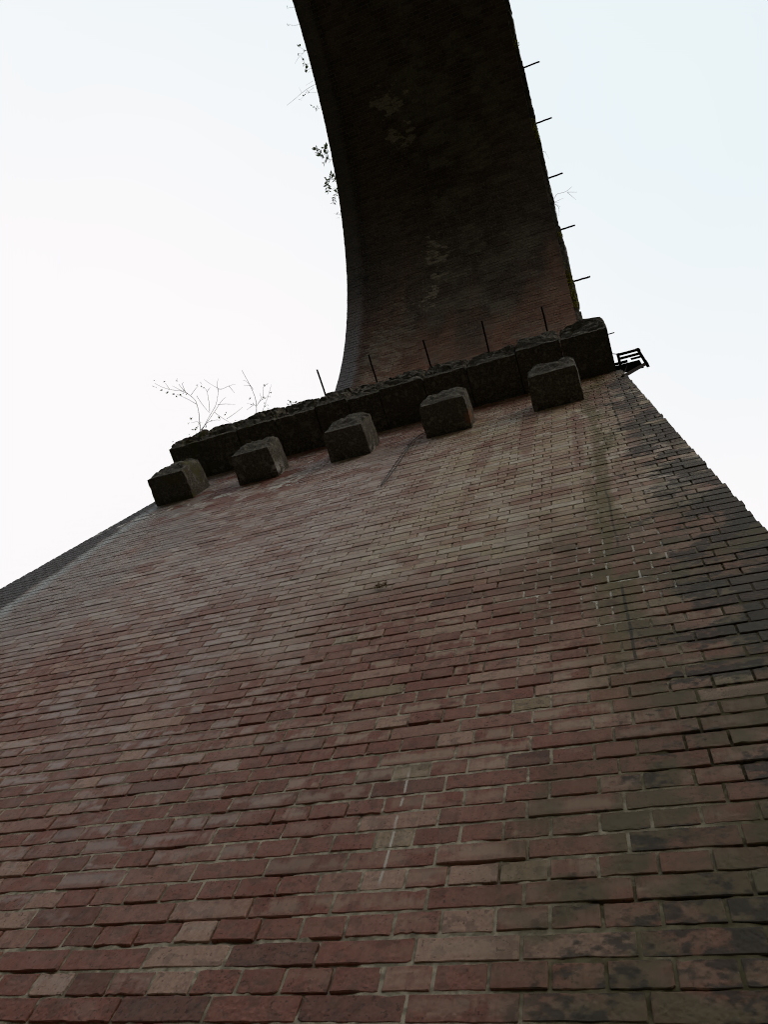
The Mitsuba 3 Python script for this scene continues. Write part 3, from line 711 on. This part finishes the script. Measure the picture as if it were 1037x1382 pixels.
plant('faint_twig', 'second short twig from the top on the left edge of the arch', 'plant', PL_U6, 0.003, [PL_U6[0][2]], 0.04, root=inward(PL_U6, 0.06))
plant('dry_grass_tuft', 'dry grass tuft with arching blades on the right edge of the arch', 'grass', PL_G, 0.0042, (), 0.02, mat='mat_grass', root=[0.90, -1.80, 13.85])
plant('dry_grass_tuft', 'small curled dry tuft above the arching grass on the arch edge', 'grass', PL_G2, 0.0036, (), 0.02, mat='mat_grass', root=[0.87, -2.5, 14.2])


def tuft(center, size, n, seed, spread=(1, 1, 1), blade=0.02):
    rg = np.random.default_rng(seed)
    out = []
    for _ in range(n):
        q = np.array(center) + rg.normal(0, 1, 3) * size * np.array(spread)
        d = rg.normal(size=3)
        d[1] -= 0.6
        out.append(leaf(q, d, blade * rg.uniform(0.6, 1.4), rg))
    return join(out)


add('wall_weed', tuft([-1.27 * S, -0.016, row_z(32.6)], 0.013, 60, 4, (1.6, 0.35, 0.6), 0.014), 'mat_grass', label='small dry weed growing from a joint in the brick face', category='weed', kind='stuff')

# moss cushions on the hood stones and on the ledge
for k, (deg, ln, cnt) in enumerate(((60.6, 0.20, 260), (34.0, 0.26, 320), (30.4, 0.16, 160), (28.2, 0.10, 110), (74.2, 0.09, 70), (42.5, 0.06, 50))):
    rg = np.random.default_rng(80 + k)
    out = []
    for _ in range(cnt):
        th = math.radians(deg) + rg.normal(0, ln * 0.5) / RR
        rad = RR + 0.335 + rg.normal(0, 0.012)
        q = np.array([UR * S + rg.uniform(0.0, 0.075), AY + rad * math.cos(th), RV0 + rad * math.sin(th)])
        d = np.array([rg.normal(0, 0.5), -math.cos(th), -math.sin(th)]) + rg.normal(0, 0.6, 3)
        out.append(leaf(q, d, rg.uniform(0.015, 0.035), rg))
    add(numbered('brick_arch__moss'), join(out), 'mat_moss', kind='stuff')
for k, (u_, w_, r_, sx, cnt) in enumerate(((-14.6, 1.66, 100.6, 0.12, 420), (-12.3, 1.75, 101.6, 0.08, 260), (-15.3, 1.50, 100.0, 0.05, 160))):
    add(numbered('brick_pier__moss'), tuft([u_ * S, -w_ * S, row_z(r_)], 1.0, cnt, 90 + k, (sx, 0.022, 0.018), 0.014), 'mat_dark_moss', kind='stuff')


# ------------------------------------------------------------------ iron rods
def bar(p, q, r, seed, bend=0.008):
    rg = np.random.default_rng(seed)
    p, q = np.array(p, float), np.array(q, float)
    t = np.linspace(0, 1, 9)[:, None]
    c = p + (q - p) * t + (rg.normal(size=3) * [1, 0.3, 1])[None] * bend * (t * t) + rg.normal(0, 0.0012, (9, 3))
    return tube(c, r, r * 0.92, 7)


LEDGE_RODS = 'iron rods jutting out over the stone ledge'
for k, (u_, w_, lab) in enumerate(((-7.95, 3.20, 'leftmost rusty iron rod over the ledge, seen against the sky'), (-5.36, 3.20, 'second iron rod from the left over the ledge, before the lime-washed soffit'),
                                   (-2.75, 3.12, 'third iron rod from the left, middle one over the ledge'), (-0.12, 3.18, 'fourth iron rod from the left over the ledge'),
                                   (2.53, 3.07, 'rightmost iron rod over the ledge, nearest the arch edge'))):
    add(numbered('iron_rod'), bar([px(u_), 0.12, row_z(101.6)], [px(u_), -w_ * S, row_z(101.4)], 0.0105, k), 'mat_iron', smooth=60, label=lab, category='iron rod', group=LEDGE_RODS)
ARCH_RODS = 'iron rods sticking out along the right edge of the arch'
names = ('topmost', 'second', 'third', 'fourth', 'fifth', 'lowest')
for k, (deg, tip) in enumerate(((71.4, 5.28), (62.9, 5.22), (53.85, 5.15), (44.65, 5.07), (34.6, 5.18), (25.4, 5.20))):
    th, rad = math.radians(deg), RR + 0.47
    lab = '%s iron rod%s on the right edge of the arch' % (names[k], '' if k in (0, 5) else ' from the top')
    if k == 5:
        lab = 'short iron rod stub poking out beside the right end of the ledge'
    y, z = AY + rad * math.cos(th), RV0 + rad * math.sin(th)
    if k == 5:
        y, z, tip = -1.08 * S, row_z(104.6), 5.18
    add(numbered('iron_rod'), bar([px(UR) - 0.1, y, z], [px(tip), y, z], 0.0135 if k < 5 else 0.006, 20 + k), 'mat_iron', smooth=60, label=lab, category='iron rod', group=ARCH_RODS)

# ------------------------------------------------------------------ iron bracket with slatted top at the pier's corner
note('iron_bracket', 'small rusty iron bracket with slatted top on the right side of the pier', 'bracket')


def slab(u_a, u_b, w_a, w_b, r_a, r_b):
    m = trimesh.creation.box(bounds=[[px(u_a), -w_b * S, row_z(r_a)], [px(u_b), -w_a * S, row_z(r_b)]])
    v = np.array(m.vertices)
    v[:, 0] += (0.37 * S + v[:, 1]) * 0.34 * (v[:, 0] > px(5.4))     # the outer end runs out at a slant
    m.vertices = v
    return m


for (ua, ub, wa, wb) in ((5.02, 5.85, 0.27, 0.37), (5.03, 5.85, 0.10, 0.195), (5.42, 5.85, -0.03, 0.045), (4.86, 5.70, -0.47, -0.11), (4.88, 5.40, -0.085, 0.02)):
    add(numbered('iron_bracket__slat'), slab(ua, ub, wa, wb, 99.84, 100.14), 'mat_iron')
for q in ((5.80, 5.92, -0.44, 0.40, 98.9, 99.82), (5.03, 5.13, -0.44, 0.40, 98.9, 99.82)):
    add(numbered('iron_bracket__frame'), slab(*q), 'mat_iron')
for q in ((5.82, 5.94, -0.40, -0.22, 100.16, 100.8), (5.83, 5.95, 0.24, 0.34, 100.16, 100.7)):
    add(numbered('iron_bracket__lug'), slab(*q), 'mat_iron')
add('iron_bracket__brace', join([tube([[px(4.93), -0.02 * S, row_z(88.2)], [px(6.04), 0.30 * S, row_z(99.3)]], 0.016, sides=6), tube([[px(4.93), 0.02 * S, row_z(88.4)], [px(5.35), 0.16 * S, row_z(99.6)]], 0.005, sides=5)]), 'mat_iron', smooth=60)
add('iron_bracket__stay', tube([[px(4.7), -0.3 * S, row_z(103.5)], [px(4.9), -0.33 * S, row_z(102.2)], [px(5.15), -0.3 * S, row_z(100.2)]], 0.004, sides=5), 'mat_iron', smooth=60)

# ------------------------------------------------------------------ loose cord on the face under the fourth corbel, grooves worn at the right
cord = smooth_line([[px(-2.55), -0.02, row_z(84.0)], [px(-2.92), -0.020, row_z(82.0)], [px(-3.06), -0.022, row_z(78)], [px(-3.10), -0.022, row_z(70)], [px(-3.09), -0.022, row_z(62)], [px(-3.06), -0.024, row_z(60.2)],
                    [px(-3.03), -0.023, row_z(61.0)], [px(-3.00), -0.022, row_z(63.5)], [px(-2.98), -0.022, row_z(70)], [px(-3.00), -0.020, row_z(76.5)], [px(-3.04), -0.020, row_z(79.5)]], 5)
add('hanging_cord', tube(cord, 0.0035, sides=5), 'mat_cord', smooth=60, label='thin dark cord loop hanging down the bricks from the fourth corbel block', category='cord')
